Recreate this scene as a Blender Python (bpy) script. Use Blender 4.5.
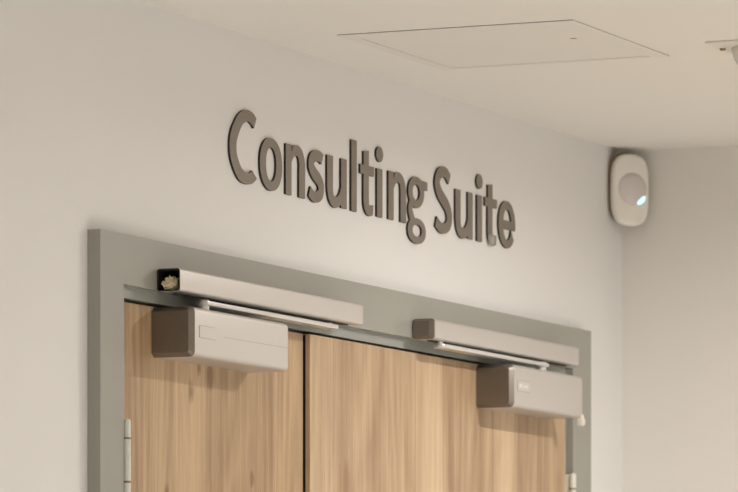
import bpy, bmesh, math, random
from mathutils import Vector, Matrix

# ------------------------------------------------------------------ camera, world, light, exposure
C = bpy.context.scene.collection
for o in list(bpy.data.objects):
    bpy.data.objects.remove(o)
sc = bpy.context.scene
THETA = math.radians(23.8286)          # angle between the optical axis and the sign wall
CAM = Vector((-5.23286, -2.65918, 1.576))
cam_data = bpy.data.cameras.new('camera')
cam_data.sensor_width = 36.0
cam_data.lens = 4730.0 * 36.0 / 738.0
cam_data.shift_y = 475.0 / 738.0
cam_data.clip_start = 0.1
cam_data.dof.use_dof = True
cam_data.dof.focus_distance = 6.15
cam_data.dof.aperture_fstop = 13.0
cam = bpy.data.objects.new('camera', cam_data)
cam.location = CAM
cam.rotation_euler = (math.radians(90), 0, THETA - math.radians(90))
C.objects.link(cam)
sc.camera = cam

w = bpy.data.worlds.new('world')
sc.world = w
w.use_nodes = True
w.node_tree.nodes['Background'].inputs[0].default_value = (1.0, 0.93, 0.85, 1)
w.node_tree.nodes['Background'].inputs[1].default_value = 0.0

sc.view_settings.view_transform = 'Standard'
sc.view_settings.look = 'None'
sc.view_settings.gamma = 1.0
sc.view_settings.use_curve_mapping = False
sc.view_settings.exposure = 0.0

CEIL = 2.4778
RX = 1.7797                             # right wall plane
LAMPS = [(1.00, -0.88, 12.6), (-0.75, -0.82, 1.0), (-2.65, -0.82, 13.0), (-4.55, -0.82, 34.0),
         (0.30, -2.6, 38.0), (-1.90, -2.6, 4.0), (-4.10, -2.6, 12.0)]  # first lamp follows the door shadows; the others are unseen, added as fill
LAMP_COLOR = (1.0, 0.975, 0.945)


def ceiling_lamp_light(x, y, power):
    ld = bpy.data.lights.new('key_fill_lamp', 'AREA')
    ld.shape = 'DISK'
    ld.size = 0.08 if x > 0.9 else 0.15
    ld.energy = power
    ld.color = LAMP_COLOR
    ld.spread = math.radians(170 if (x > 0.9) else 105)
    lo = bpy.data.objects.new('key_fill_lamp', ld)
    lo.location = (x, y, CEIL - 0.009)
    C.objects.link(lo)
    return lo


for lx, ly, lp in LAMPS:
    ceiling_lamp_light(lx, ly, lp)


# ------------------------------------------------------------------ materials
def mat(name, col, rough=0.5, metal=0.0, noise=0.0, nscale=20.0, bump=0.0, bscale=300.0, stretch=(1, 1, 1), coat=0.0):
    m = bpy.data.materials.new(name)
    m.use_nodes = True
    nt = m.node_tree
    b = nt.nodes['Principled BSDF']
    b.inputs['Base Color'].default_value = (*col, 1)
    b.inputs['Roughness'].default_value = rough
    b.inputs['Metallic'].default_value = metal
    if coat:
        b.inputs['Coat Weight'].default_value = coat
    tc = nt.nodes.new('ShaderNodeTexCoord')
    mp = nt.nodes.new('ShaderNodeMapping')
    mp.inputs['Scale'].default_value = stretch
    nt.links.new(tc.outputs['Object'], mp.inputs[0])
    n = nt.nodes.new('ShaderNodeTexNoise')
    n.inputs['Scale'].default_value = nscale
    n.inputs['Detail'].default_value = 4
    nt.links.new(mp.outputs[0], n.inputs['Vector'])
    r = nt.nodes.new('ShaderNodeMapRange')
    r.inputs['To Min'].default_value = 1 - noise
    r.inputs['To Max'].default_value = 1 + noise
    nt.links.new(n.outputs['Fac'], r.inputs['Value'])
    mx = nt.nodes.new('ShaderNodeVectorMath')
    mx.operation = 'SCALE'
    mx.inputs[0].default_value = col
    nt.links.new(r.outputs[0], mx.inputs['Scale'])
    nt.links.new(mx.outputs[0], b.inputs['Base Color'])
    if bump:
        n2 = nt.nodes.new('ShaderNodeTexNoise')
        n2.inputs['Scale'].default_value = bscale
        n2.inputs['Detail'].default_value = 3
        nt.links.new(mp.outputs[0], n2.inputs['Vector'])
        bp = nt.nodes.new('ShaderNodeBump')
        bp.inputs['Strength'].default_value = bump
        bp.inputs['Distance'].default_value = 0.0006
        nt.links.new(n2.outputs['Fac'], bp.inputs['Height'])
        nt.links.new(bp.outputs[0], b.inputs['Normal'])
    return m


def emit(name, col, s):
    m = bpy.data.materials.new(name)
    m.use_nodes = True
    b = m.node_tree.nodes['Principled BSDF']
    b.inputs['Base Color'].default_value = (*col, 1)
    b.inputs['Emission Color'].default_value = (*col, 1)
    b.inputs['Emission Strength'].default_value = s
    return m


def wood(name, seed, light, dark, knots=()):
    m = bpy.data.materials.new(name)
    m.use_nodes = True
    nt = m.node_tree
    N = nt.nodes.new
    L = nt.links.new
    b = nt.nodes['Principled BSDF']
    b.inputs['Roughness'].default_value = 0.42
    b.inputs['Specular IOR Level'].default_value = 0.35
    tc = N('ShaderNodeTexCoord')

    def noise(scale, stretch, detail=4, dist=0.0, rough=0.5):
        mp = N('ShaderNodeMapping')
        mp.inputs['Scale'].default_value = stretch
        mp.inputs['Location'].default_value = (seed * 3.1, seed * 1.7, seed * 2.3)
        L(tc.outputs['Object'], mp.inputs[0])
        n = N('ShaderNodeTexNoise')
        n.inputs['Scale'].default_value = scale
        n.inputs['Detail'].default_value = detail
        n.inputs['Distortion'].default_value = dist
        n.inputs['Roughness'].default_value = rough
        L(mp.outputs[0], n.inputs['Vector'])
        return n.outputs['Fac']

    def mr(v, a, c, lo, hi):
        r = N('ShaderNodeMapRange')
        r.inputs['From Min'].default_value = a
        r.inputs['From Max'].default_value = c
        r.inputs['To Min'].default_value = lo
        r.inputs['To Max'].default_value = hi
        L(v, r.inputs['Value'])
        return r.outputs[0]

    def math_(op, a, c):
        x = N('ShaderNodeMath')
        x.operation = op
        for i, v in enumerate((a, c)):
            if isinstance(v, (int, float)):
                x.inputs[i].default_value = v
            else:
                L(v, x.inputs[i])
        return x.outputs[0]

    fine = noise(1.0, (700, 700, 22), 3)
    mid = noise(1.0, (95, 95, 2.2), 5, 1.2, 0.6)
    broad = noise(1.0, (24, 24, 1.3), 3, 1.0)
    # boards of the laminate print: stepped tone about every 95 mm
    sx = N('ShaderNodeSeparateXYZ')
    L(tc.outputs['Object'], sx.inputs[0])
    bx = math_('FLOOR', math_('MULTIPLY', math_('ADD', sx.outputs[0], 5.0 + seed * .013), 10.4), 0)
    wn = N('ShaderNodeTexWhiteNoise')
    wn.noise_dimensions = '1D'
    L(bx, wn.inputs['W'])
    # growth figure: contour lines of a stretched noise field
    fig = noise(1.0, (7, 7, 0.75), 1, 0.3)
    ring = math_('ABSOLUTE', math_('SUBTRACT', math_('FRACT', math_('MULTIPLY', fig, 17.0), 0), 0.5), 0)
    t = math_('ADD', mr(fine, .3, .7, -0.13, 0.13), mr(mid, .3, .7, -0.13, 0.13))
    t = math_('ADD', t, mr(broad, .3, .7, -0.28, 0.28))
    t = math_('ADD', t, mr(wn.outputs['Value'], 0, 1, -0.24, 0.24))
    t = math_('ADD', t, mr(ring, 0, .5, -0.10, 0.10))
    # a few dark knots
    kp = N('ShaderNodeMapping')
    kp.inputs['Scale'].default_value = (9.0, 9.0, 3.2)
    kp.inputs['Location'].default_value = (seed * .37, 0, seed * .21)
    L(tc.outputs['Object'], kp.inputs[0])
    vo = N('ShaderNodeTexVoronoi')
    vo.inputs['Scale'].default_value = 1.0
    L(kp.outputs[0], vo.inputs['Vector'])
    t = math_('SUBTRACT', t, mr(vo.outputs['Distance'], 0.03, 0.14, 0.45, 0.0))
    for kx, kz, ks in knots:
        dx = math_('MULTIPLY', math_('SUBTRACT', sx.outputs[0], kx), 1.0 / ks)
        dz = math_('MULTIPLY', math_('SUBTRACT', sx.outputs[2], kz), 0.62 / ks)
        rr = math_('SQRT', math_('ADD', math_('MULTIPLY', dx, dx), math_('MULTIPLY', dz, dz)), 0)
        rr = math_('ADD', rr, mr(mid, .3, .7, -.35, .35))
        t = math_('SUBTRACT', t, mr(rr, 0.15, 1.0, 0.75, 0.0))
    t = math_('ADD', t, 0.55)
    cr = N('ShaderNodeValToRGB')
    e = cr.color_ramp.elements
    e[0].position = 0.0
    e[0].color = (*dark, 1)
    e[1].position = 1.0
    e[1].color = (*light, 1)
    L(t, cr.inputs[0])
    L(cr.outputs[0], b.inputs['Base Color'])
    return m


M = {
    'wall': mat('wall_paint', (0.815, 0.80, 0.78), 0.65, noise=0.012, nscale=3, bump=0.25, bscale=220),
    'wall_r': mat('return_wall_paint', (0.82, 0.785, 0.735), 0.7, noise=0.015, nscale=3, bump=0.25, bscale=220),
    'ceil': mat('ceiling_paint', (0.87, 0.84, 0.785), 0.8, noise=0.02, nscale=2.5, bump=0.2, bscale=200),
    'floor': mat('floor_vinyl', (0.70, 0.675, 0.635), 0.6, noise=0.05, nscale=60),
    'skirt': mat('skirting_paint', (0.33, 0.32, 0.28), 0.5),
    'frame': mat('frame_paint', (0.345, 0.335, 0.295), 0.42, noise=0.04, nscale=14, bump=0.25, bscale=120),
    'lining': mat('lining_paint', (0.33, 0.34, 0.31), 0.45, noise=0.03, nscale=14),
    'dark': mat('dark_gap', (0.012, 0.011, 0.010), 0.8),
    'silver': mat('silver_powder_coat', (0.64, 0.605, 0.58), 0.38, metal=0.6, noise=0.02, nscale=300, bump=0.06, bscale=900),
    'seam': mat('cover_seam', (0.36, 0.335, 0.31), 0.6),
    'arm': mat('arm_aluminium', (0.72, 0.70, 0.68), 0.3, metal=0.55, noise=0.02, nscale=90),
    'cap': mat('dark_grey_plastic', (0.24, 0.21, 0.18), 0.42, metal=0.85, noise=0.04, nscale=200),
    'tube': mat('track_inside', (0.02, 0.018, 0.016), 0.6),
    'scrap': mat('cream_foam', (0.72, 0.62, 0.42), 0.6, noise=0.5, nscale=230),
    'letter': mat('brushed_bronze', (0.25, 0.215, 0.18), 0.42, metal=0.35, noise=0.10, nscale=60, stretch=(1, 1, 14)),
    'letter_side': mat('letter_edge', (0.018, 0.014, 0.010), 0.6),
    'hinge': mat('hinge_white_paint', (0.72, 0.72, 0.66), 0.4, noise=0.08, nscale=150),
    'brass': mat('brass_washer', (0.32, 0.22, 0.10), 0.4, metal=0.8),
    'white': mat('white_plastic', (0.86, 0.80, 0.70), 0.35),
    'pirm': mat('sensor_white_plastic', (0.86, 0.82, 0.75), 0.4),
    'lens': mat('sensor_lens', (0.68, 0.63, 0.60), 0.25, noise=0.05, nscale=400),
    'bracket': mat('sensor_bracket', (0.30, 0.21, 0.11), 0.7, noise=0.3, nscale=70),
    'led': emit('blue_led', (0.42, 0.78, 1.0), 1.5),
    'hatch': mat('hatch_paint', (0.83, 0.80, 0.745), 0.8, noise=0.02, nscale=5),
    'print': mat('pale_print', (0.90, 0.87, 0.83), 0.5),
    'badge': mat('badge_plate', (0.68, 0.64, 0.61), 0.3, metal=0.5),
    'dome': mat('milky_dome', (0.78, 0.74, 0.69), 0.25, noise=0.06, nscale=90),
    'glow': emit('lamp_diffuser', (1.0, 0.92, 0.82), 4.0),
    'wood1': wood('oak_laminate_narrow_leaf', 1.0, (0.64, 0.455, 0.27), (0.26, 0.15, 0.075),
                  ((0.278, 2.022, 0.014), (0.222, 1.998, 0.012), (0.245, 2.030, 0.009), (0.405, 1.895, 0.008), (0.150, 1.86, 0.012))),
    'wood2': wood('oak_laminate_wide_leaf', 2.0, (0.66, 0.487, 0.31), (0.33, 0.205, 0.115)),
}
clear = bpy.data.materials.new('clear_gel')
clear.use_nodes = True
_b = clear.node_tree.nodes['Principled BSDF']
_b.inputs['Base Color'].default_value = (0.62, 0.58, 0.52, 1)
_b.inputs['Roughness'].default_value = 0.25
_b.inputs['Transmission Weight'].default_value = 0.45
_b.inputs['IOR'].default_value = 1.35
M['clear'] = clear


# ------------------------------------------------------------------ helpers
def link(name, me, parent=None):
    o = bpy.data.objects.new(name, me)
    C.objects.link(o)
    if parent is not None:
        o.parent = parent
    return o


def tag(o, label=None, cat=None, group=None, kind=None):
    if label:
        o['label'] = label
    if cat:
        o['category'] = cat
    if group:
        o['group'] = group
    if kind:
        o['kind'] = kind
    return o


def thing(name, loc, label, cat, group=None):
    o = bpy.data.objects.new(name, None)
    o.empty_display_size = 0.05
    o.location = loc
    C.objects.link(o)
    bpy.context.view_layer.update()
    return tag(o, label, cat, group)


def finish(bm, name, mats, parent=None, smooth=None, origin=None):
    """world-coordinate bmesh -> object; parent's location is subtracted"""
    off = Vector(origin) if origin is not None else Vector((0, 0, 0))
    p = parent
    while p is not None:
        off = off + Vector(p.location)
        p = p.parent
    bmesh.ops.translate(bm, vec=-off, verts=bm.verts)
    bmesh.ops.recalc_face_normals(bm, faces=bm.faces)
    me = bpy.data.meshes.new(name)
    if smooth is not None:
        for f in bm.faces:
            f.smooth = True
        for e in bm.edges:
            if len(e.link_faces) == 2:
                e.smooth = e.calc_face_angle(0) < smooth
    bm.to_mesh(me)
    bm.free()
    for m_ in (mats if isinstance(mats, (list, tuple)) else [mats]):
        me.materials.append(m_)
    o = link(name, me, parent)
    if origin is not None:
        o.location = origin
    return o


def add_box(bm, x0, x1, y0, y1, z0, z1, mi=0):
    v = [bm.verts.new(p) for p in ((x0, y0, z0), (x1, y0, z0), (x1, y1, z0), (x0, y1, z0), (x0, y0, z1), (x1, y0, z1), (x1, y1, z1), (x0, y1, z1))]
    for q in ((0, 3, 2, 1), (4, 5, 6, 7), (0, 1, 5, 4), (1, 2, 6, 5), (2, 3, 7, 6), (3, 0, 4, 7)):
        bm.faces.new([v[i] for i in q]).material_index = mi
    return v


def box(name, x0, x1, y0, y1, z0, z1, m, parent=None, bevel=0.0, seg=3):
    bm = bmesh.new()
    add_box(bm, x0, x1, y0, y1, z0, z1)
    if bevel:
        bmesh.ops.bevel(bm, geom=list(bm.edges), offset=bevel, segments=seg, profile=0.5, affect='EDGES')
    return finish(bm, name, m, parent, smooth=math.radians(40) if bevel else None)


def rrect(y0, y1, z0, z1, r, seg=6, corners=(1, 1, 1, 1)):
    """rounded rectangle in (y, z), counter-clockwise; corners: (y0z0, y1z0, y1z1, y0z1)"""
    pts = []
    cs = ((y0, z0, 1, 1, 180), (y1, z0, -1, 1, 270), (y1, z1, -1, -1, 0), (y0, z1, 1, -1, 90))
    for k, (y, z, sy, sz, a0) in enumerate(cs):
        if not corners[k]:
            pts.append((y, z))
            continue
        cy, cz = y + sy * r, z + sz * r
        for i in range(seg + 1):
            a = math.radians(a0 + 90 * i / seg)
            pts.append((cy + r * math.cos(a), cz + r * math.sin(a)))
    return pts


def loft_x(bm, sections, cap0=True, cap1=True, mi=0):
    """sections: list of (x, [(y,z)...]) with equal counts"""
    rings = [[bm.verts.new((x, y, z)) for y, z in pts] for x, pts in sections]
    n = len(rings[0])
    for a, b in zip(rings[:-1], rings[1:]):
        for i in range(n):
            bm.faces.new((a[i], a[(i + 1) % n], b[(i + 1) % n], b[i])).material_index = mi
    if cap0:
        bm.faces.new(rings[0][::-1]).material_index = mi
    if cap1:
        bm.faces.new(rings[-1]).material_index = mi
    return rings


def add_lathe(bm, cx, cy, prof, seg=32, mi=0, mtx=None):
    """profile of (r, z) round the vertical axis"""
    rings = []
    for r, z in prof:
        if r < 1e-6:
            rings.append([bm.verts.new((cx, cy, z))])
        else:
            rings.append([bm.verts.new((cx + r * math.cos(2 * math.pi * i / seg), cy + r * math.sin(2 * math.pi * i / seg), z)) for i in range(seg)])
    for a, b in zip(rings[:-1], rings[1:]):
        for i in range(seg):
            j = (i + 1) % seg
            if len(a) == 1 and len(b) == 1:
                continue
            if len(a) == 1:
                f = bm.faces.new((a[0], b[j], b[i]))
            elif len(b) == 1:
                f = bm.faces.new((a[i], a[j], b[0]))
            else:
                f = bm.faces.new((a[i], a[j], b[j], b[i]))
            f.material_index = mi
    vs = [v for r in rings for v in r]
    if mtx is not None:
        bmesh.ops.transform(bm, matrix=mtx, verts=vs)
    return vs


def lathe(name, cx, cy, prof, m, parent=None, seg=32):
    bm = bmesh.new()
    add_lathe(bm, cx, cy, prof, seg)
    return finish(bm, name, m, parent, smooth=math.radians(35))


# ------------------------------------------------------------------ the room
X0R, Y0R = -6.6, -3.7
ARCH_L, ARCH_R, ARCH_T = -0.0022, 1.5220, 2.1167      # inner edge of the grey face frame
OUT_L, OUT_R, OUT_T = -0.0664, 1.5985, 2.1788          # its outer edge
FR_Y = -0.0177                                         # its front face

# sign wall with the door opening cut out
bm = bmesh.new()
oL, oR, oT, WT = -0.030, 1.545, 2.140, 0.16
for a in ((X0R, oL, 0.0, CEIL), (oR, RX, 0.0, CEIL), (oL, oR, oT, CEIL)):
    add_box(bm, a[0], a[1], 0.0, WT, a[2], a[3])
tag(finish(bm, 'wall_left', M['wall']), 'off-white painted wall carrying the sign above the double door', 'wall', kind='structure')
tag(box('wall_right', RX, RX + 0.12, Y0R, WT, 0, CEIL, M['wall_r']), 'plain beige return wall at the right, behind the corner sensor', 'wall', kind='structure')
tag(box('wall_front', X0R, RX, Y0R - 0.12, Y0R, 0, CEIL, M['wall']), 'plain wall of the corridor opposite the sign', 'wall', kind='structure')
tag(box('wall_back', X0R - 0.12, X0R, Y0R, WT, 0, CEIL, M['wall']), 'plain end wall of the corridor behind the viewpoint', 'wall', kind='structure')
tag(box('ceiling', X0R, RX, Y0R, WT, CEIL, CEIL + 0.1, M['ceil']), 'plain warm beige ceiling with a flush hatch', 'ceiling', kind='structure')
tag(box('floor', X0R, RX, Y0R, WT + 1.2, -0.1, 0, M['floor']), 'plain brown floor of the corridor', 'floor', kind='structure')
# dark room behind the doors, so the gaps read dark
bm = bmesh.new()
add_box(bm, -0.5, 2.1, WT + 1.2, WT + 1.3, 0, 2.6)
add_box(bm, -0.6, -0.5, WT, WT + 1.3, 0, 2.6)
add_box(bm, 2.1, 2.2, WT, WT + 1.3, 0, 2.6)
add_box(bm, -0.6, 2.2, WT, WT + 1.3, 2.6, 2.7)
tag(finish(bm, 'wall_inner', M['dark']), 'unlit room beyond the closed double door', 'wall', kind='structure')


def ring_frame(bm, il, ir, it, ol, orr, ot, y0, y1, z0=0.0):
    """inverted U seen from the front"""
    pts = [(ol, z0), (il, z0), (il, it), (ir, it), (ir, z0), (orr, z0), (orr, ot), (ol, ot)]
    f = [bm.verts.new((x, y0, z)) for x, z in pts]
    b = [bm.verts.new((x, y1, z)) for x, z in pts]
    for q in ((0, 1, 2, 7), (7, 2, 3, 6), (3, 4, 5, 6)):
        bm.faces.new([f[i] for i in q])
        bm.faces.new([b[i] for i in q][::-1])
    for i in range(8):
        j = (i + 1) % 8
        bm.faces.new((f[j], f[i], b[i], b[j]))


bm = bmesh.new()
ring_frame(bm, ARCH_L, ARCH_R, ARCH_T, OUT_L, OUT_R, OUT_T, FR_Y, 0.0)
es = [e for e in bm.edges if all(abs(v.co.y - FR_Y) < 1e-6 for v in e.verts) and len(e.link_faces) == 2 and e.calc_face_angle(0) > 1]
bmesh.ops.bevel(bm, geom=es, offset=0.0018, segments=3, profile=0.5, affect='EDGES')
tag(finish(bm, 'trim_1', M['frame'], smooth=math.radians(40)), 'grey painted face frame around the double door', 'door frame', kind='structure')
bm = bmesh.new()
ring_frame(bm, -0.0005, 1.5175, 2.1020, oL, oR, oT, -0.0065, 0.12)
# rebate stop behind the leaves
ring_frame(bm, 0.014, 1.503, 2.088, -0.0005, 1.5175, 2.1020, 0.062, 0.12)
tag(finish(bm, 'trim_2', M['lining']), 'grey inner door lining just under the face frame', 'door lining', kind='structure')
bm = bmesh.new()
for a in ((X0R, OUT_L), (OUT_R, RX)):
    add_box(bm, a[0], a[1], -0.014, 0, 0, 0.12)
tag(finish(bm, 'baseboard_left', M['skirt']), 'grey skirting along the sign wall', 'skirting', kind='structure')

# ------------------------------------------------------------------ door leaves
DT = 2.0983


def door_leaf(name, x0, x1, yf, m, label):
    bm = bmesh.new()
    add_box(bm, x0, x1, yf, yf + 0.044, 0.006, DT)
    bmesh.ops.bevel(bm, geom=list(bm.edges), offset=0.0007, segments=2, profile=0.5, affect='EDGES')
    o = finish(bm, name, m)
    return tag(o, label, 'door', kind='structure')


d1 = door_leaf('door_1', 0.0030, 0.5656, -0.001, M['wood1'], 'narrow oak veneer door leaf on the left, under the closer with blank badge')
d2 = door_leaf('door_2', 0.5730, 1.5150, -0.008, M['wood2'], 'wide oak veneer door leaf on the right of the centre gap')

box('gap_shade', 0.5726, 0.5731, -0.0014, 0.034, 0.01, DT - .001, M['dark'], d2)['label'] = 'black strip standing in for the shade in the centre gap'  # black strip painted in for the shade deep between the leaves


def hinge(door, x, y, ztop, yd, inner):
    k = 0.0052
    bm = bmesh.new()
    add_lathe(bm, x, y, [(0, ztop - .102), (k, ztop - .101), (k, ztop - .0795), (k * .9, ztop - .079), (k * .9, ztop - .0785), (k, ztop - .078),
                         (k, ztop - .0255), (k * .9, ztop - .025), (k * .9, ztop - .0245), (k, ztop - .024), (k, ztop - .004), (k * .8, ztop - .001), (0, ztop)], 20)
    s = 1 if inner > 0 else -1
    add_box(bm, min(x, x + s * .0015), max(x, x + s * .0015), y, yd, ztop - .100, ztop - .002)
    h = finish(bm, 'hinge', M['hinge'], door, smooth=math.radians(35))
    h['label'] = 'white hinge knuckle'
    for dz in (.0245, .0785):
        lathe('washer', x, y, [(0, ztop - dz - .0012), (k * 1.12, ztop - dz - .0012), (k * 1.12, ztop - dz + .0012), (0, ztop - dz + .0012)], M['brass'], h, 20)


for zt in (1.9505, 1.10, 0.30):
    hinge(d1, 0.0045, -0.0180, zt, -0.001, 1)
    hinge(d2, 1.5135, -0.0205, zt + 0.0052, -0.008, -1)

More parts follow.
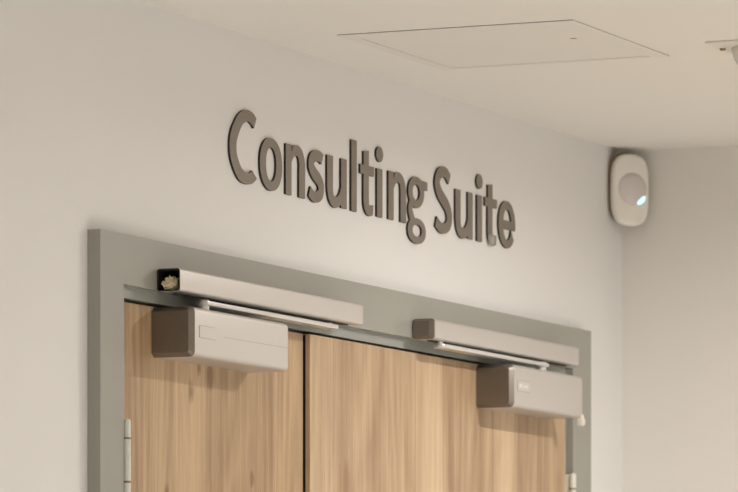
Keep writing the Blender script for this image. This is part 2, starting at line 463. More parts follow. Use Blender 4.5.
# outlines of the sign letters in millimetres, baseline at zero
GLYPHS = {
    'C': [[[53.5,1.5],[46.2,1.6],[42.2,1.9],[38.0,2.5],[33.2,3.7],[29.0,5.4],[24.8,8.0],[20.8,11.0],[16.9,14.5],[11.9,19.8],[8.8,23.8],[6.3,27.8],[4.4,31.8],[3.0,36.0],[2.0,41.8],[1.7,46.0],[1.9,51.5],[2.8,57.0],[4.0,61.0],[6.4,66.2],[8.6,70.0],[11.3,73.8],[16.1,79.2],[21.5,84.6],[25.8,88.2],[29.6,91.0],[33.8,93.5],[38.0,95.3],[42.2,96.7],[48.2,98.0],[55.2,99.0],[58.8,99.2],[63.2,99.0],[68.8,98.1],[74.0,96.6],[77.8,94.8],[83.8,91.0],[76.2,77.2],[76.0,77.1],[70.2,80.6],[68.0,81.7],[62.2,83.7],[59.5,84.2],[57.0,84.1],[52.0,83.1],[47.8,81.7],[44.5,80.3],[41.0,78.1],[37.8,75.2],[33.7,70.8],[29.8,65.8],[26.8,61.1],[24.6,57.2],[23.0,53.2],[22.3,49.5],[22.2,45.2],[22.6,42.0],[23.4,38.8],[24.8,35.8],[28.0,31.0],[31.8,26.6],[35.5,22.9],[38.8,20.5],[42.0,18.9],[46.0,17.7],[52.0,16.7],[56.8,16.3],[61.0,16.9],[65.8,18.2],[68.0,19.2],[70.8,21.2],[84.6,12.0],[83.5,10.7],[82.0,9.6],[75.2,5.8],[71.5,4.2],[67.5,3.1],[62.2,2.1],[57.8,1.6]]],
    'o': [[[30.0,0.7],[26.2,1.3],[22.8,2.3],[19.4,3.5],[16.2,5.1],[13.2,7.1],[10.6,9.2],[8.2,11.8],[6.0,14.5],[4.2,17.5],[2.7,20.8],[1.5,24.2],[0.6,27.8],[0.2,31.5],[0.0,35.8],[0.2,39.8],[0.7,43.5],[1.5,47.0],[2.7,50.2],[4.0,53.2],[5.8,56.1],[7.7,58.8],[10.0,61.2],[12.5,63.4],[15.2,65.3],[18.2,67.0],[21.2,68.2],[24.5,69.3],[28.0,70.0],[31.8,70.4],[35.8,70.5],[39.5,70.3],[43.0,69.8],[46.5,69.0],[49.8,67.8],[52.8,66.5],[55.6,64.8],[58.2,62.8],[60.7,60.5],[62.9,58.0],[64.8,55.2],[66.5,52.2],[67.7,49.2],[68.8,46.0],[69.5,42.5],[69.9,38.8],[70.0,34.8],[69.8,31.0],[69.3,27.5],[68.5,24.2],[67.5,21.2],[66.2,18.2],[64.6,15.5],[62.8,12.8],[60.7,10.5],[58.3,8.2],[55.8,6.3],[53.0,4.7],[50.2,3.4],[47.2,2.3],[44.0,1.4],[40.8,0.8],[37.5,0.6],[33.5,0.5]],[[35.0,13.0],[36.8,13.1],[38.5,13.4],[41.5,14.6],[44.2,16.5],[46.6,19.2],[48.5,22.5],[49.9,26.5],[50.7,30.8],[51.0,35.5],[50.7,40.2],[49.9,44.5],[48.5,48.5],[46.6,51.8],[44.2,54.5],[41.5,56.4],[38.5,57.6],[36.8,57.9],[35.0,58.0],[33.2,57.9],[31.5,57.6],[28.5,56.4],[25.8,54.5],[23.4,51.8],[21.5,48.5],[20.1,44.5],[19.3,40.2],[19.0,35.5],[19.3,30.8],[20.1,26.5],[21.5,22.5],[23.4,19.2],[25.8,16.5],[28.5,14.6],[31.5,13.4],[33.2,13.1]]],
    'n': [[[0.2,1.0],[0.0,1.2],[0.0,68.8],[0.2,69.0],[17.8,69.0],[17.9,63.0],[19.2,58.5],[19.5,58.4],[22.1,67.5],[24.8,68.6],[28.5,69.6],[32.2,70.2],[35.0,70.3],[37.8,70.1],[41.5,69.5],[44.2,68.8],[47.0,67.7],[49.5,66.5],[52.0,64.7],[55.2,61.6],[56.9,59.5],[58.5,57.0],[60.5,52.5],[61.5,49.5],[62.0,47.2],[62.3,44.0],[62.5,40.8],[62.2,31.5],[62.2,1.0],[42.8,1.0],[42.7,29.8],[43.1,42.2],[43.0,44.8],[42.7,47.2],[41.8,51.2],[41.3,52.8],[40.7,53.5],[39.5,54.4],[38.0,55.1],[36.0,55.7],[34.2,55.8],[32.2,55.7],[30.0,55.1],[28.0,54.4],[26.4,53.5],[24.5,52.0],[22.4,50.0],[19.6,47.0],[18.5,45.5],[18.5,1.2],[18.2,1.0]]],
    's': [[[21.5,-1.0],[16.8,-0.4],[13.2,0.6],[9.5,2.3],[3.0,6.0],[9.0,19.6],[16.5,15.6],[18.5,14.7],[21.2,14.0],[24.5,13.8],[26.8,14.0],[28.8,14.4],[30.8,15.0],[32.8,16.0],[34.0,16.8],[35.1,17.8],[35.4,18.8],[35.5,20.0],[33.6,22.0],[30.5,24.3],[20.2,28.7],[16.2,31.0],[10.3,35.2],[6.7,38.8],[4.9,41.2],[3.8,43.2],[3.0,45.5],[2.6,47.5],[2.5,49.8],[2.7,52.8],[3.2,54.8],[4.2,57.5],[5.7,60.2],[7.0,61.9],[9.2,64.1],[11.0,65.4],[13.8,66.8],[16.8,68.0],[20.8,69.3],[24.5,70.1],[27.2,70.6],[31.0,70.9],[34.5,70.8],[39.0,70.4],[43.5,69.5],[51.0,66.9],[51.2,66.8],[51.1,66.5],[44.8,53.2],[40.0,54.8],[37.8,55.4],[33.5,55.9],[30.0,55.9],[27.0,55.2],[23.6,53.8],[20.9,52.0],[20.5,51.5],[20.3,50.8],[21.2,49.8],[22.7,48.5],[27.4,45.2],[36.5,41.4],[41.0,39.0],[46.2,35.0],[49.3,31.8],[51.0,29.2],[52.0,27.2],[52.7,25.2],[53.2,22.5],[53.3,20.2],[53.1,17.2],[52.4,14.5],[51.7,12.5],[50.2,9.5],[48.0,6.8],[45.2,4.5],[41.5,2.5],[37.2,1.0],[31.2,-0.4],[26.2,-1.0]]],
    'u': [[[26.2,-1.5],[22.0,-1.1],[17.8,-0.2],[13.8,1.2],[11.0,2.9],[8.4,5.0],[6.2,7.5],[4.4,10.2],[2.6,14.2],[0.9,20.0],[0.2,25.8],[0.0,26.0],[0.0,68.2],[0.2,68.5],[19.2,68.5],[19.5,68.2],[19.4,25.8],[19.8,21.8],[20.7,17.8],[21.2,16.5],[21.7,15.8],[22.8,14.9],[24.5,14.1],[26.2,13.6],[27.8,13.4],[30.5,13.8],[33.5,14.7],[36.0,15.9],[38.7,17.8],[41.0,19.8],[42.7,21.8],[46.5,28.5],[46.5,68.2],[46.8,68.5],[65.2,68.5],[65.5,68.2],[65.5,0.8],[65.2,0.5],[47.5,0.5],[47.2,0.6],[46.6,1.8],[46.5,5.0],[46.2,5.0],[45.2,4.2],[44.7,4.8],[44.5,3.8],[43.8,3.2],[41.2,1.7],[37.5,0.2],[32.2,-1.1],[29.5,-1.4]]],
    'l': [[[0.2,0.0],[0.0,0.2],[0.0,98.2],[0.2,98.5],[18.2,98.5],[18.5,98.2],[18.5,0.2],[18.2,0.0]]],
    't': [[[33.5,-1.5],[30.0,-0.9],[27.5,-0.1],[25.0,1.0],[22.8,2.5],[20.5,4.5],[18.6,6.8],[17.5,8.5],[16.3,11.2],[15.5,14.0],[15.0,17.2],[14.6,21.2],[14.5,26.0],[14.8,50.2],[15.0,52.0],[15.5,53.8],[15.5,55.0],[4.2,55.0],[4.0,55.2],[4.0,67.8],[4.2,68.0],[15.5,68.0],[15.5,87.0],[33.0,89.0],[33.2,88.8],[33.2,68.0],[50.8,68.0],[51.0,67.8],[51.0,55.2],[50.8,55.0],[33.2,55.0],[33.2,21.5],[33.6,14.8],[34.0,14.1],[35.0,13.4],[36.0,13.0],[37.2,12.8],[39.5,13.1],[46.8,14.8],[48.2,14.9],[48.8,14.8],[47.1,1.0],[47.0,0.9],[42.8,-0.5],[39.0,-1.4],[36.2,-1.6]]],
    'i': [[[0.2,0.5],[0.0,0.8],[0.0,67.8],[0.2,68.0],[18.8,68.0],[19.0,67.8],[19.0,0.8],[18.8,0.5]]],
    'dot': [[[9.5,77.5],[7.2,77.7],[5.0,78.3],[3.0,79.2],[1.0,80.7],[-0.5,82.3],[-1.6,84.2],[-2.3,86.2],[-2.5,88.2],[-2.2,90.5],[-1.6,92.5],[-0.5,94.3],[1.0,95.9],[2.8,97.2],[5.0,98.3],[7.2,98.9],[9.5,99.1],[11.8,98.9],[14.0,98.3],[16.2,97.2],[18.0,95.9],[19.5,94.3],[20.6,92.5],[21.2,90.5],[21.5,88.2],[21.3,86.2],[20.6,84.2],[19.5,82.3],[18.0,80.7],[16.0,79.2],[14.0,78.3],[11.8,77.7]]],
    'g': [[[28.0,-24.3],[23.0,-23.6],[18.5,-22.6],[14.3,-21.2],[10.8,-19.6],[7.7,-17.5],[5.3,-15.2],[3.6,-12.8],[2.4,-10.0],[2.0,-7.5],[2.1,-4.8],[2.5,-2.5],[3.3,-0.2],[4.6,1.8],[6.1,3.5],[8.2,5.4],[10.8,7.0],[10.9,7.2],[8.5,10.6],[6.7,13.8],[4.9,18.2],[4.3,21.5],[4.2,23.2],[4.4,25.2],[5.2,28.2],[7.0,31.6],[9.6,35.0],[7.6,37.5],[6.0,40.0],[5.0,42.5],[4.3,45.2],[4.0,48.0],[4.2,50.8],[4.8,53.5],[5.9,56.2],[7.3,58.8],[9.3,61.2],[11.6,63.5],[14.2,65.4],[17.0,67.0],[20.2,68.4],[23.5,69.5],[27.0,70.2],[32.5,70.6],[38.0,70.2],[43.2,69.0],[48.5,66.9],[57.0,66.5],[72.8,66.5],[73.0,66.2],[73.0,54.8],[72.8,54.5],[59.9,54.5],[60.7,51.2],[61.0,48.5],[60.8,45.5],[60.1,42.8],[59.0,40.0],[57.3,37.2],[55.1,34.8],[52.6,32.5],[49.2,30.3],[45.8,28.6],[41.8,27.2],[37.8,26.4],[33.5,26.0],[29.2,26.1],[25.0,26.8],[21.0,27.9],[20.2,27.0],[18.6,24.2],[18.5,24.0],[18.7,23.2],[20.6,19.8],[26.8,11.5],[34.0,11.9],[41.8,11.6],[48.2,10.6],[54.0,8.9],[56.5,7.9],[58.8,6.7],[60.9,5.2],[62.7,3.8],[64.2,2.0],[65.4,0.2],[66.2,-1.5],[66.8,-3.5],[67.0,-5.8],[66.9,-8.5],[66.3,-10.8],[65.4,-12.8],[64.1,-14.8],[62.5,-16.5],[60.3,-18.2],[57.8,-19.8],[55.0,-21.1],[51.8,-22.3],[48.2,-23.2],[44.8,-23.8],[41.0,-24.3],[37.0,-24.5],[32.2,-24.5]],[[32.9,-14.5],[38.0,-14.6],[42.2,-14.1],[46.0,-13.2],[49.0,-11.8],[51.0,-10.0],[51.7,-9.0],[52.3,-7.8],[52.5,-6.5],[52.4,-5.0],[52.1,-3.8],[51.6,-2.8],[50.8,-1.8],[49.8,-0.8],[47.0,0.8],[43.8,1.8],[39.8,2.4],[34.5,2.6],[30.0,2.2],[26.2,1.2],[23.0,-0.2],[21.0,-2.0],[20.3,-3.0],[19.7,-4.2],[19.5,-5.5],[19.6,-7.0],[19.9,-8.2],[20.6,-9.5],[21.4,-10.5],[22.5,-11.4],[25.2,-12.9],[28.8,-13.9]],[[30.4,37.2],[32.8,37.1],[35.2,37.4],[37.5,38.0],[39.8,39.0],[41.8,40.4],[43.2,42.0],[44.4,43.8],[45.2,45.8],[45.5,47.8],[45.4,49.8],[44.9,51.8],[43.9,53.8],[42.5,55.5],[40.8,57.0],[38.8,58.1],[36.5,59.0],[34.0,59.4],[31.2,59.4],[28.8,59.0],[26.2,58.1],[24.0,56.8],[22.2,55.2],[20.8,53.2],[19.9,51.0],[19.5,48.8],[19.7,46.5],[20.4,44.2],[21.6,42.2],[23.2,40.5],[25.3,39.0],[27.8,37.9]]],
    'S': [[[27.0,-1.3],[22.5,-0.6],[18.5,0.5],[13.8,2.6],[5.2,7.0],[5.0,7.2],[11.0,21.8],[11.2,21.8],[13.0,20.9],[21.9,16.0],[24.8,14.8],[26.8,14.3],[29.0,14.0],[32.5,13.9],[35.0,14.1],[38.2,14.5],[41.2,15.3],[44.2,16.6],[46.6,18.0],[47.6,19.2],[48.3,21.0],[48.7,23.5],[48.4,25.2],[47.8,26.9],[46.5,28.8],[45.0,30.6],[43.2,32.1],[40.0,34.2],[19.2,46.1],[15.0,49.2],[12.2,51.8],[10.0,54.4],[8.0,57.0],[6.1,60.0],[5.1,62.0],[3.9,65.2],[3.4,67.5],[3.2,70.0],[3.4,72.5],[3.9,74.8],[5.0,78.0],[6.0,80.0],[7.7,82.8],[9.0,84.5],[11.2,87.0],[13.8,89.2],[15.8,90.5],[18.8,92.1],[22.0,93.3],[25.5,94.3],[28.8,95.0],[33.0,95.7],[36.0,95.9],[39.0,95.9],[43.0,95.5],[48.2,94.3],[52.5,92.5],[56.2,90.2],[61.6,86.2],[61.7,86.0],[54.3,72.0],[53.2,72.6],[47.0,77.5],[44.8,79.0],[41.2,80.2],[37.5,80.6],[35.0,80.3],[31.5,79.5],[28.2,78.3],[25.8,77.0],[24.5,76.0],[23.2,74.4],[22.2,72.5],[21.8,70.7],[22.5,69.2],[23.9,67.2],[25.9,65.0],[27.8,63.4],[30.8,61.4],[49.5,50.7],[52.8,48.6],[56.2,46.0],[59.9,42.5],[62.0,39.9],[63.8,37.2],[65.4,34.2],[66.3,32.2],[67.2,29.0],[67.5,26.8],[67.5,24.5],[67.2,21.2],[66.7,19.0],[65.6,16.0],[64.2,13.0],[63.1,11.2],[61.2,8.8],[59.8,7.2],[57.3,5.2],[55.5,4.1],[52.8,2.7],[49.8,1.5],[46.8,0.6],[42.5,-0.4],[38.0,-1.1],[34.5,-1.4],[31.0,-1.5]]],
    'e': [[[31.0,0.2],[27.5,0.6],[24.2,1.2],[21.0,2.3],[18.0,3.6],[15.2,5.1],[12.5,7.1],[10.0,9.3],[7.8,11.8],[5.8,14.5],[4.0,17.5],[2.6,20.8],[1.5,24.0],[0.7,27.5],[0.2,31.0],[0.0,34.8],[0.1,38.5],[0.5,42.0],[1.2,45.5],[2.2,48.8],[3.5,51.8],[5.0,54.8],[6.9,57.5],[8.9,60.0],[11.2,62.3],[13.8,64.3],[16.5,66.0],[19.5,67.5],[22.5,68.7],[25.5,69.4],[28.8,70.0],[32.2,70.2],[35.8,70.1],[39.0,69.7],[42.3,69.0],[45.5,68.0],[48.5,66.6],[51.2,65.0],[54.0,62.9],[56.3,60.8],[58.5,58.2],[60.5,55.5],[62.2,52.5],[63.5,49.5],[64.6,46.2],[65.3,43.0],[65.8,39.5],[66.0,35.8],[65.9,32.0],[65.5,28.5],[18.8,28.5],[18.6,28.2],[19.0,26.8],[20.0,23.5],[21.1,21.0],[22.5,18.7],[24.0,16.8],[25.8,15.1],[27.8,13.8],[29.8,12.9],[32.8,12.3],[36.0,12.3],[39.0,13.2],[41.8,14.8],[44.2,17.0],[46.2,19.8],[47.8,23.0],[49.2,27.7],[49.5,27.8],[56.0,18.0],[59.9,14.2],[59.6,13.5],[57.8,11.2],[54.8,8.1],[51.4,5.5],[47.8,3.4],[43.8,1.8],[39.8,0.8],[35.5,0.3]],[[18.5,41.0],[49.5,41.0],[49.5,41.2],[48.7,45.0],[47.5,48.2],[45.8,51.2],[43.9,53.8],[41.8,55.7],[39.2,57.1],[36.5,58.0],[33.8,58.2],[31.0,57.9],[28.2,56.9],[26.0,55.5],[23.8,53.3],[21.9,50.8],[20.3,47.8],[19.1,44.2]]],
}


# ------------------------------------------------------------------ sign letters
def glyph_mesh(ch):
    cu = bpy.data.curves.new('outline', 'CURVE')
    cu.dimensions = '2D'
    cu.fill_mode = 'BOTH'
    cu.extrude = 0.0016
    for loop in GLYPHS[ch]:
        sp = cu.splines.new('POLY')
        sp.points.add(len(loop) - 1)
        for p, (x, z) in zip(sp.points, loop):
            p.co = (x / 1000, z / 1000, 0, 1)
        sp.use_cyclic_u = True
    tmp = bpy.data.objects.new('outline', cu)
    C.objects.link(tmp)
    dg = bpy.context.evaluated_depsgraph_get()
    me = bpy.data.meshes.new_from_object(tmp.evaluated_get(dg))
    bpy.data.objects.remove(tmp)
    bpy.data.curves.remove(cu)
    me.name = 'sign_letter'
    me.transform(Matrix.Translation((0, -0.0016, 0)) @ Matrix.Rotation(math.radians(90), 4, 'X'))
    me.materials.clear()
    me.materials.append(M['letter'])
    me.materials.append(M['letter_side'])
    bm = bmesh.new()
    bm.from_mesh(me)
    bmesh.ops.remove_doubles(bm, verts=bm.verts, dist=1e-6)
    bmesh.ops.recalc_face_normals(bm, faces=bm.faces)
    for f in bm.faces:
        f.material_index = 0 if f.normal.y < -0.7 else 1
        f.smooth = False
    bm.to_mesh(me)
    bm.free()
    return me


MESH = {k: glyph_mesh(k) for k in GLYPHS}
SIGN_Z = 2.2795
SIGN = [('C', 330.0, 'large bronze capital C that starts the wall sign'),
        ('o', 424.5, 'round bronze letter o right after the capital C'),
        ('n', 505.8, 'bronze letter n between the o and the s of the first sign word'),
        ('s', 576.5, 'small bronze letter s in the middle of the first sign word'),
        ('u', 640.0, 'bronze letter u just left of the tall l'),
        ('l', 721.0, 'tall plain bronze letter l of the wall sign'),
        ('t', 747.5, 'bronze letter t between the tall l and a dotted i, complete foot'),
        ('i', 808.8, 'dotted bronze letter i before the n and g of the first word'),
        ('n', 848.8, 'bronze letter n right before the looped g'),
        ('g', 915.0, 'looped bronze letter g that ends the first sign word'),
        ('S', 1011.5, 'large bronze capital S that starts the second sign word'),
        ('u', 1091.5, 'bronze letter u right after the capital S'),
        ('i', 1173.5, 'dotted bronze letter i in the short second sign word'),
        ('t', 1199.5, 'bronze letter t whose foot a clear bumper covers'),
        ('e', 1256.5, 'bronze letter e that ends the wall sign')]
GRP = 'raised bronze letters of the wall sign'
for ch, x, label in SIGN:
    loc = (x / 1000, 0, SIGN_Z)
    if ch == 'i':
        r = thing('sign_letter', loc, label, 'letter', GRP)
        link('letter_stem', MESH['i'], r)
        link('letter_dot', MESH['dot'], r)
    else:
        o = link('sign_letter', MESH[ch])
        o.location = loc
        tag(o, label, 'letter', GRP)

# clear round bumper sticking on the foot of the second t
bm = bmesh.new()
add_lathe(bm, 0, 0, [(0, .0072), (.0030, .0068), (.0060, .0056), (.0082, .0036), (.0092, .0015), (.0094, 0), (0, 0)], 32)
bmesh.ops.transform(bm, matrix=Matrix.Translation((1.2240, -0.0033, 2.2866)) @ Matrix.Rotation(math.radians(90), 4, 'X'), verts=bm.verts)
tag(finish(bm, 'rubber_bumper', M['clear'], smooth=math.radians(50)), 'small clear rounded bumper stuck on the foot of the last t', 'bumper')


# ------------------------------------------------------------------ door closers
def closer(x0, yd, label, pivot_right, logo):
    """body on the leaf; x0 left end, yd door face"""
    x1 = x0 + (0.279 if pivot_right else 0.2845)
    yf = yd - 0.057
    z0, z1 = 2.0342, 2.0968
    t = thing('door_closer', ((x0 + x1) / 2, yd, (z0 + z1) / 2), label, 'door closer', 'silver door closers on the double door')
    capw = 0.0035
    prof = rrect(yf, yd, z0, z1, 0.0060, 6, (1, 0, 0, 1))
    bm = bmesh.new()
    loft_x(bm, [(x0 + capw, prof), (x1 - capw, prof)])
    body = finish(bm, 'closer_cover', M['silver'], t, smooth=math.radians(30))
    body['label'] = 'pale silver cover'

    for side in (0, 1):
        bm = bmesh.new()
        s = 1 if side == 0 else -1
        xe = x0 - .0040 if side == 0 else x1
        xa = x0 + capw if side == 0 else x1 - capw
        d = .0064 if side == 0 else .0016
        outer = rrect(yf - .0002, yd, z0 - .0002, z1 + .0002, 0.0072, 6, (1, 0, 0, 1))
        mid = rrect(yf + .0004, yd, z0 + .0004, z1 - .0004, 0.007, 6, (1, 0, 0, 1))
        inn = rrect(yf + (.0052 if side == 0 else .002), yd, z0 + (.0050 if side == 0 else .002), z1 - (.0050 if side == 0 else .002), 0.0035, 6, (1, 0, 0, 1))
        loft_x(bm, [(xa, outer), (xe + s * (d + .0006), outer), (xe + s * d, mid), (xe, inn)])
        c = finish(bm, 'end_cap', M['cap'] if side == 0 else M['silver'], t, smooth=math.radians(25))
        if side == 0:
            c['label'] = 'dark grey end cap'
    # seam of the cover
    if not logo:
        box('cover_seam', x0 + 0.088, x1 - 0.0035, yf - 0.00012, yf + .0004, 2.0643, 2.0648, M['seam'], t)
    # badge
    bx0 = x0 + 0.0165
    bx1 = bx0 + 0.047
    bm = bmesh.new()
    pr = rrect(bx0, bx1, 2.0592, 2.0738, 0.0022, 4)
    a = [bm.verts.new((x, yf - .0007, z)) for x, z in pr]
    b = [bm.verts.new((x, yf + .0003, z)) for x, z in pr]
    bm.faces.new(a)
    bm.faces.new(b[::-1])
    for i in range(len(a)):
        j = (i + 1) % len(a)
        bm.faces.new((a[i], b[i], b[j], a[j]))
    pr2 = rrect(bx0 - .0009, bx1 + .0009, 2.0585, 2.0745, 0.0026, 4)
    a = [bm.verts.new((x, yf - .0002, z)) for x, z in pr2]
    b = [bm.verts.new((x, yf + .0003, z)) for x, z in pr2]
    bm.faces.new(a).material_index = 1
    for i in range(len(a)):
        j = (i + 1) % len(a)
        bm.faces.new((a[i], b[i], b[j], a[j])).material_index = 1
    bg = finish(bm, 'badge', [M['badge'], M['seam']], t)
    bg['label'] = 'small raised badge plate'
    if logo:
        bm = bmesh.new()
        yy0, yy1 = yf - .0010, yf - .0006
        v = [(bx0 + .004, 2.0640), (bx0 + .0105, 2.0640), (bx0 + .0105, 2.0705)]
        q0 = [bm.verts.new((x, yy0, z)) for x, z in v]
        q1 = [bm.verts.new((x, yy1, z)) for x, z in v]
        bm.faces.new(q0)
        for i in range(3):
            bm.faces.new((q0[i], q1[i], q1[(i + 1) % 3], q0[(i + 1) % 3]))
        for x, w_, za, zb in ((.0135, .0016, 2.0643, 2.0692), (.0135, .0050, 2.0680, 2.0692), (.0205, .0016, 2.0643, 2.0680), (.0225, .0045, 2.0643, 2.0653), (.0255, .0016, 2.0643, 2.0680),
                              (.0290, .0016, 2.0643, 2.0685), (.0325, .0016, 2.0643, 2.0685), (.0290, .0050, 2.0673, 2.0685), (.0365, .0012, 2.0643, 2.0685)):
            add_box(bm, bx0 + x, bx0 + x + w_, yy0, yy1, za, zb)
        finish(bm, 'badge_mark', M['print'], bg)
    # arm
    ya = yd - 0.030
    zb, zt = 2.1052, 2.1107
    px = x1 - 0.1035 if pivot_right else x0 + 0.082
    ex = px - 0.389 if pivot_right else px + 0.388
    sp = lathe('spindle', px, ya, [(0, z1 - .001), (.0085, z1 - .001), (.0085, zt + .0012), (.0075, zt + .002), (0, zt + .002)], M['arm'], t, 24)
    sp['label'] = 'short round steel spindle'
    bm = bmesh.new()
    pts = []
    hw = 0.0095
    e_y = ya - .0015
    lo, hi = (ex, px) if ex < px else (px, ex)
    n = 10
    for i in range(n + 1):
        a_ = math.radians(90 + 180 * i / n)
        pts.append((lo + hw * math.cos(a_), (e_y if lo == ex else ya) + hw * math.sin(a_)))
    yh = e_y if hi == ex else ya
    pts += [(hi + hw, yh - hw), (hi + hw, yh + hw)]
    lo_ = [bm.verts.new((x, y, zb)) for x, y in pts]
    hi_ = [bm.verts.new((x, y, zt)) for x, y in pts]
    bm.faces.new(lo_[::-1])
    bm.faces.new(hi_)
    for i in range(len(pts)):
        j = (i + 1) % len(pts)
        bm.faces.new((lo_[i], lo_[j], hi_[j], hi_[i]))
    es = [e for e in bm.edges if abs(e.verts[0].co.z - e.verts[1].co.z) < 1e-6]
    bmesh.ops.bevel(bm, geom=es, offset=0.0008, segments=2, profile=.5, affect='EDGES')
    arm = finish(bm, 'closer_arm', M['arm'], t, smooth=math.radians(35))
    arm['label'] = 'flat polished metal arm'
    lathe('slider_pin', ex, e_y, [(0, zt - .001), (.004, zt - .001), (.004, 2.1185), (0, 2.1185)], M['arm'], t, 16)
    return t


closer(0.1115, -0.001, 'silver door closer on the narrow left leaf, badge blank', False, False)
c2 = closer(1.1618, -0.008, 'silver door closer on the wide right leaf, badge with pale lettering', True, True)


def track(x0, x1, label, left_cap):
    yb, yf = FR_Y, -0.0500
    z0, z1 = 2.1150, 2.1433
    t = thing('closer_track', ((x0 + x1) / 2, yb, (z0 + z1) / 2), label, 'closer track', 'silver slide tracks on the grey frame head')
    th = 0.0016
    xa = x0 + (0.0035 if left_cap else 0)
    bm = bmesh.new()
    outer = rrect(yf, yb, z0, z1, 0.0038, 6)
    inner = rrect(yf + th, yb - th, z0 + th, z1 - th, 0.0026, 6)
    n = len(outer)
    O = [[bm.verts.new((x, y, z)) for y, z in outer] for x in (xa, x1 - .0015)]
    I = [[bm.verts.new((x, y, z)) for y, z in inner] for x in (xa, x1 - .0015)]
    for i in range(n):
        j = (i + 1) % n
        bm.faces.new((O[0][i], O[0][j], O[1][j], O[1][i]))
        bm.faces.new((I[0][j], I[0][i], I[1][i], I[1][j])).material_index = 1
        bm.faces.new((O[0][j], O[0][i], I[0][i], I[0][j])).material_index = 1
        bm.faces.new((O[1][i], O[1][j], I[1][j], I[1][i])).material_index = 1
    rail = finish(bm, 'track_channel', [M['silver'], M['tube']], t, smooth=math.radians(30))
    rail['label'] = 'brushed silver box channel'
    # slot strip under the channel that the arm's slider runs in
    box('slot_strip', xa + .02, x1 - .022, yb - .0200, yb - .0120, z0 - .0016, z0 + .0002, M['tube'], t)
    bm = bmesh.new()
    loft_x(bm, [(x1 - .0015, rrect(yf - .0001, yb, z0 - .0001, z1 + .0001, .004, 6)), (x1 - .0004, rrect(yf - .0001, yb, z0 - .0001, z1 + .0001, .004, 6)), (x1, rrect(yf + .0010, yb, z0 + .001, z1 - .001, .003, 6))])
    finish(bm, 'end_cap', M['silver'], t, smooth=math.radians(30))
    if left_cap:
        bm = bmesh.new()
        o1 = rrect(yf - .0002, yb, z0 - .0003, z1 + .0003, .0042, 6)
        o2 = rrect(yf + .0012, yb - .001, z0 + .0012, z1 - .0012, .0036, 6)
        o3 = rrect(yf + .0062, yb - .0012, z0 + .0040, z1 - .0030, .0020, 6)
        loft_x(bm, [(xa, o1), (x0 + .0008, o1), (x0 + .0002, o2), (x0 - .0022, o3)])
        c = finish(bm, 'end_cap', M['cap'], t, smooth=math.radians(25))
        c['label'] = 'dark grey plastic end cap'
    return t


track(0.0893, 0.6550, 'silver closer track at left with its end open and capless', False)
track(0.9010, 1.4640, 'silver closer track at right with dark grey end cap', True)

# crumpled cream scrap poking from the open track end
random.seed(4)
bm = bmesh.new()
bmesh.ops.create_icosphere(bm, subdivisions=4, radius=1.0)
from mathutils import noise as mnoise
for v in bm.verts:
    p = v.co.normalized()
    k = 1 + .38 * mnoise.noise(p * 2.3 + Vector((3, 1, 7))) + .30 * mnoise.noise(p * 5.1)
    ridge = 1 + .10 * math.sin(p.z * 17 + p.y * 4)
    v.co = Vector((p.x * .011 * k, p.y * .0095 * k * ridge, p.z * .0088 * k * ridge))
bmesh.ops.translate(bm, verts=bm.verts, vec=(0.0985, -0.0335, 2.1248))
for v in bm.verts:
    v.co.z = max(v.co.z, 2.1168)
    v.co.y = min(max(v.co.y, -.0482), -.0195)
tag(finish(bm, 'crumpled_scrap', M['scrap'], smooth=math.radians(50)), 'crumpled cream scrap stuffed in the open end of the left track', 'scrap')

# white plastic stub at the right end of the wide leaf's closer
bm = bmesh.new()
pts = [(-.0050, -.0095), (.0030, -.0100), (.0050, -.0060), (.0046, -.0010), (.0022, .0008), (.0028, .0040), (.0010, .0085), (-.0030, .0100), (-.0052, .0060), (-.0046, .0)]
a = [bm.verts.new((1.4409, -.0605 - y, 2.0328 + z)) for y, z in pts]
b = [bm.verts.new((1.4520, -.0605 - y, 2.0328 + z)) for y, z in pts]
bm.faces.new(a)
bm.faces.new(b[::-1])
for i in range(len(a)):
    j = (i + 1) % len(a)
    bm.faces.new((a[j], a[i], b[i], b[j]))
bmesh.ops.bevel(bm, geom=list(bm.edges), offset=.0010, segments=2, profile=.5, affect='EDGES')
st = finish(bm, 'plastic_stub', M['white'], c2, smooth=math.radians(40))
st['label'] = 'small white plastic stub'

# ------------------------------------------------------------------ corner movement sensor
A = math.radians(50)
nrm = Vector((-math.cos(A), -math.sin(A), 0))
tan = Vector((math.sin(A), -math.cos(A), 0))            # to the right as seen
FC = Vector((RX - .0465, -.0340, 2.4110))               # centre of the front face
pir = thing('motion_sensor', tuple(FC - nrm * .020), 'white rounded motion sensor in the ceiling corner with a blue light', 'motion sensor')
MT = Matrix((( tan.x, nrm.x, 0, FC.x), (tan.y, nrm.y, 0, FC.y), (0, 0, 1, FC.z), (0, 0, 0, 1)))   # local: x right, y outwards, z up


def sens(hw, hh, arc, n=28):
    """case outline in (x, z): straight sides with bowed top and bottom, rounded shoulders"""
    pts = []
    for k in range(4 * n):
        a_ = 2 * math.pi * k / (4 * n)
        c_, s_ = math.cos(a_), math.sin(a_)
        x = hw * math.copysign(abs(c_) ** .42, c_)
        z = (hh - arc) * math.copysign(abs(s_) ** .50, s_) + arc * (1 - (x / hw) ** 2) * math.copysign(min(1, abs(s_) * 1.5), s_)
        pts.append((x, z))
    return pts


def loft_y(bm, secs):
    rings = [[bm.verts.new((x, y, z)) for x, z in pts] for y, pts in secs]
    n = len(rings[0])
    for a, b in zip(rings[:-1], rings[1:]):
        for i in range(n):
            bm.faces.new((a[i], a[(i + 1) % n], b[(i + 1) % n], b[i]))
    bm.faces.new(rings[0][::-1])
    bm.faces.new(rings[-1])


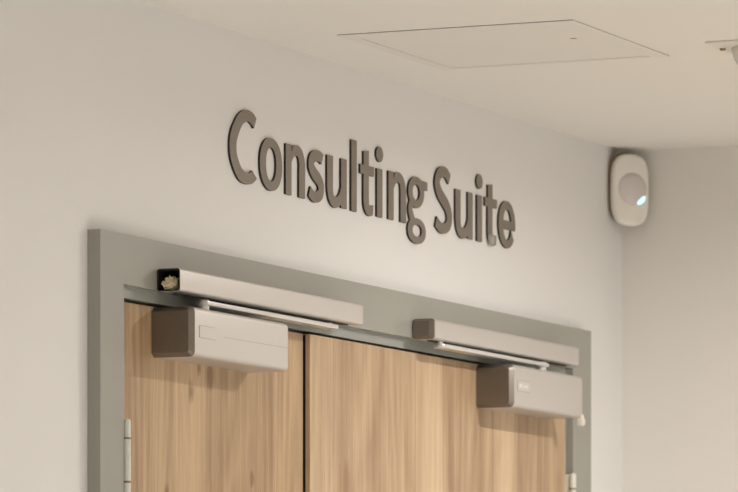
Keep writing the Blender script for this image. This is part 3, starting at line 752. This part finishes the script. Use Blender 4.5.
bm = bmesh.new()
loft_y(bm, [(-.0145, sens(.0305, .0545, .010)), (-.006, sens(.0330, .0568, .009)), (-.0035, sens(.0326, .0565, .009)), (-.0008, sens(.0305, .0550, .009)), (.0004, sens(.0270, .0515, .008))])
bmesh.ops.transform(bm, matrix=MT, verts=bm.verts)
c = finish(bm, 'sensor_case', M['pirm'], pir, smooth=math.radians(45))
bm = bmesh.new()
loft_y(bm, [(-.0205, sens(.0270, .0530, .009)), (-.0146, sens(.0325, .0570, .010))])
bmesh.ops.transform(bm, matrix=MT, verts=bm.verts)
bmesh.ops.translate(bm, verts=bm.verts, vec=(-.0010, .0010, .0036))
c = finish(bm, 'back_plate', M['bracket'], pir, smooth=math.radians(45))  # brown plate with random mottling, behind the case
c['label'] = 'mottled brown back plate'
bm = bmesh.new()
R_ = Matrix.Rotation(math.radians(-90), 4, 'X')
LC = Vector((.0008, .0000, .0010))
add_lathe(bm, 0, 0, [(0.0255, -.002), (.0255, .0004), (.0245, .0014), (.0190, .0040), (.0120, .0058), (.0060, .0066), (0, .0068)], 40, mtx=MT @ Matrix.Translation(LC) @ R_)
lens = finish(bm, 'sensor_lens', M['lens'], pir, smooth=math.radians(60))
lens['label'] = 'round domed grey-pink lens'
bm = bmesh.new()
add_lathe(bm, 0, 0, [(0, -.0012), (.0075, -.0012), (.0068, .0006), (.0040, .0015), (0, .0017)], 24,
          mtx=MT @ Matrix.Translation(LC + Vector((.0150, .0020, -.0165))) @ Matrix.Rotation(math.radians(-40), 4, 'Y') @ R_ @ Matrix.Diagonal((1.25, .72, 1, 1)))
led = finish(bm, 'indicator_light', M['led'], lens, smooth=math.radians(60))
led['label'] = 'glowing blue-white light'

# ------------------------------------------------------------------ ceiling hatch
hx0, hx1, hy0, hy1 = 0.435, 0.794, -0.443, -0.109
ix0, ix1, iy0, iy1 = 0.467, 0.781, -0.420, -0.128
t = thing('access_hatch', ((hx0 + hx1) / 2, (hy0 + hy1) / 2, CEIL), 'flush square access hatch in the ceiling above the sign', 'ceiling hatch')
bm = bmesh.new()
zb = CEIL - .0018
for a in ((hx0, ix0, hy0, hy1), (ix1, hx1, hy0, hy1), (ix0, ix1, hy0, iy0), (ix0, ix1, iy1, hy1)):
    add_box(bm, a[0], a[1], a[2], a[3], zb, CEIL - .0007)
finish(bm, 'hatch_frame', M['hatch'], t)
box('shadow_gap', hx0 + .001, hx1 - .001, hy0 + .001, hy1 - .001, CEIL - .0008, CEIL, M['dark'], t)
p = box('hatch_panel', ix0 + .0009, ix1 - .0009, iy0 + .0009, iy1 - .0009, CEIL - .0011, CEIL - .0004, M['hatch'], t)
lathe('lock', 0.585, -0.385, [(0, CEIL - .0016), (.004, CEIL - .0016), (.0045, CEIL - .0010), (0, CEIL - .0010)], M['seam'], p, 16)

# ------------------------------------------------------------------ domed ceiling fitting at the right edge
t = thing('ceiling_fitting', (.764, -.600, CEIL), 'domed ceiling fitting on a square plate, cut by the right edge', 'ceiling fitting')
box('mounting_plate', .689, .839, -.681, -.531, CEIL - .0028, CEIL, M['hatch'], t, bevel=.0008, seg=1)
lathe('dome', .764, -.601, [(.056, CEIL - .0028), (.055, CEIL - .008), (.052, CEIL - .018), (.043, CEIL - .031), (.030, CEIL - .040), (.015, CEIL - .045), (0, CEIL - .046)], M['dome'], t, 48)
lathe('screw', .7430, -.5370, [(0, CEIL - .0056), (.003, CEIL - .0054), (.0042, CEIL - .0040), (.0044, CEIL - .0026), (0, CEIL - .0026)], M['brass'], t, 20)

# ------------------------------------------------------------------ downlight inferred from the shadows, plus added fill lamps (outside the frame)
for i, (lx, ly, lp) in enumerate(LAMPS):
    wh = ('just in front of the wide door leaf', 'added as fill, left of the double door beside the sign wall', 'added as fill, third from the door beside the sign wall', 'added as fill, furthest from the door beside the sign wall',
          'added as fill, across the corridor from the narrow leaf', 'added as fill, in the middle of the far side row', 'added as fill, at the far end of the far side row')[i]
    t = thing('downlight', (lx, ly, CEIL), 'round recessed ceiling downlight %s' % wh, 'downlight', 'corridor downlights')
    lathe('rim', lx, ly, [(.082, CEIL - .0085), (.098, CEIL - .004), (.100, CEIL), (.080, CEIL), (.080, CEIL - .006)], M['white'], t, 40)
    lathe('diffuser', lx, ly, [(0, CEIL - .004), (.081, CEIL - .004), (.081, CEIL - .001), (0, CEIL - .001)], M['glow'], t, 40)
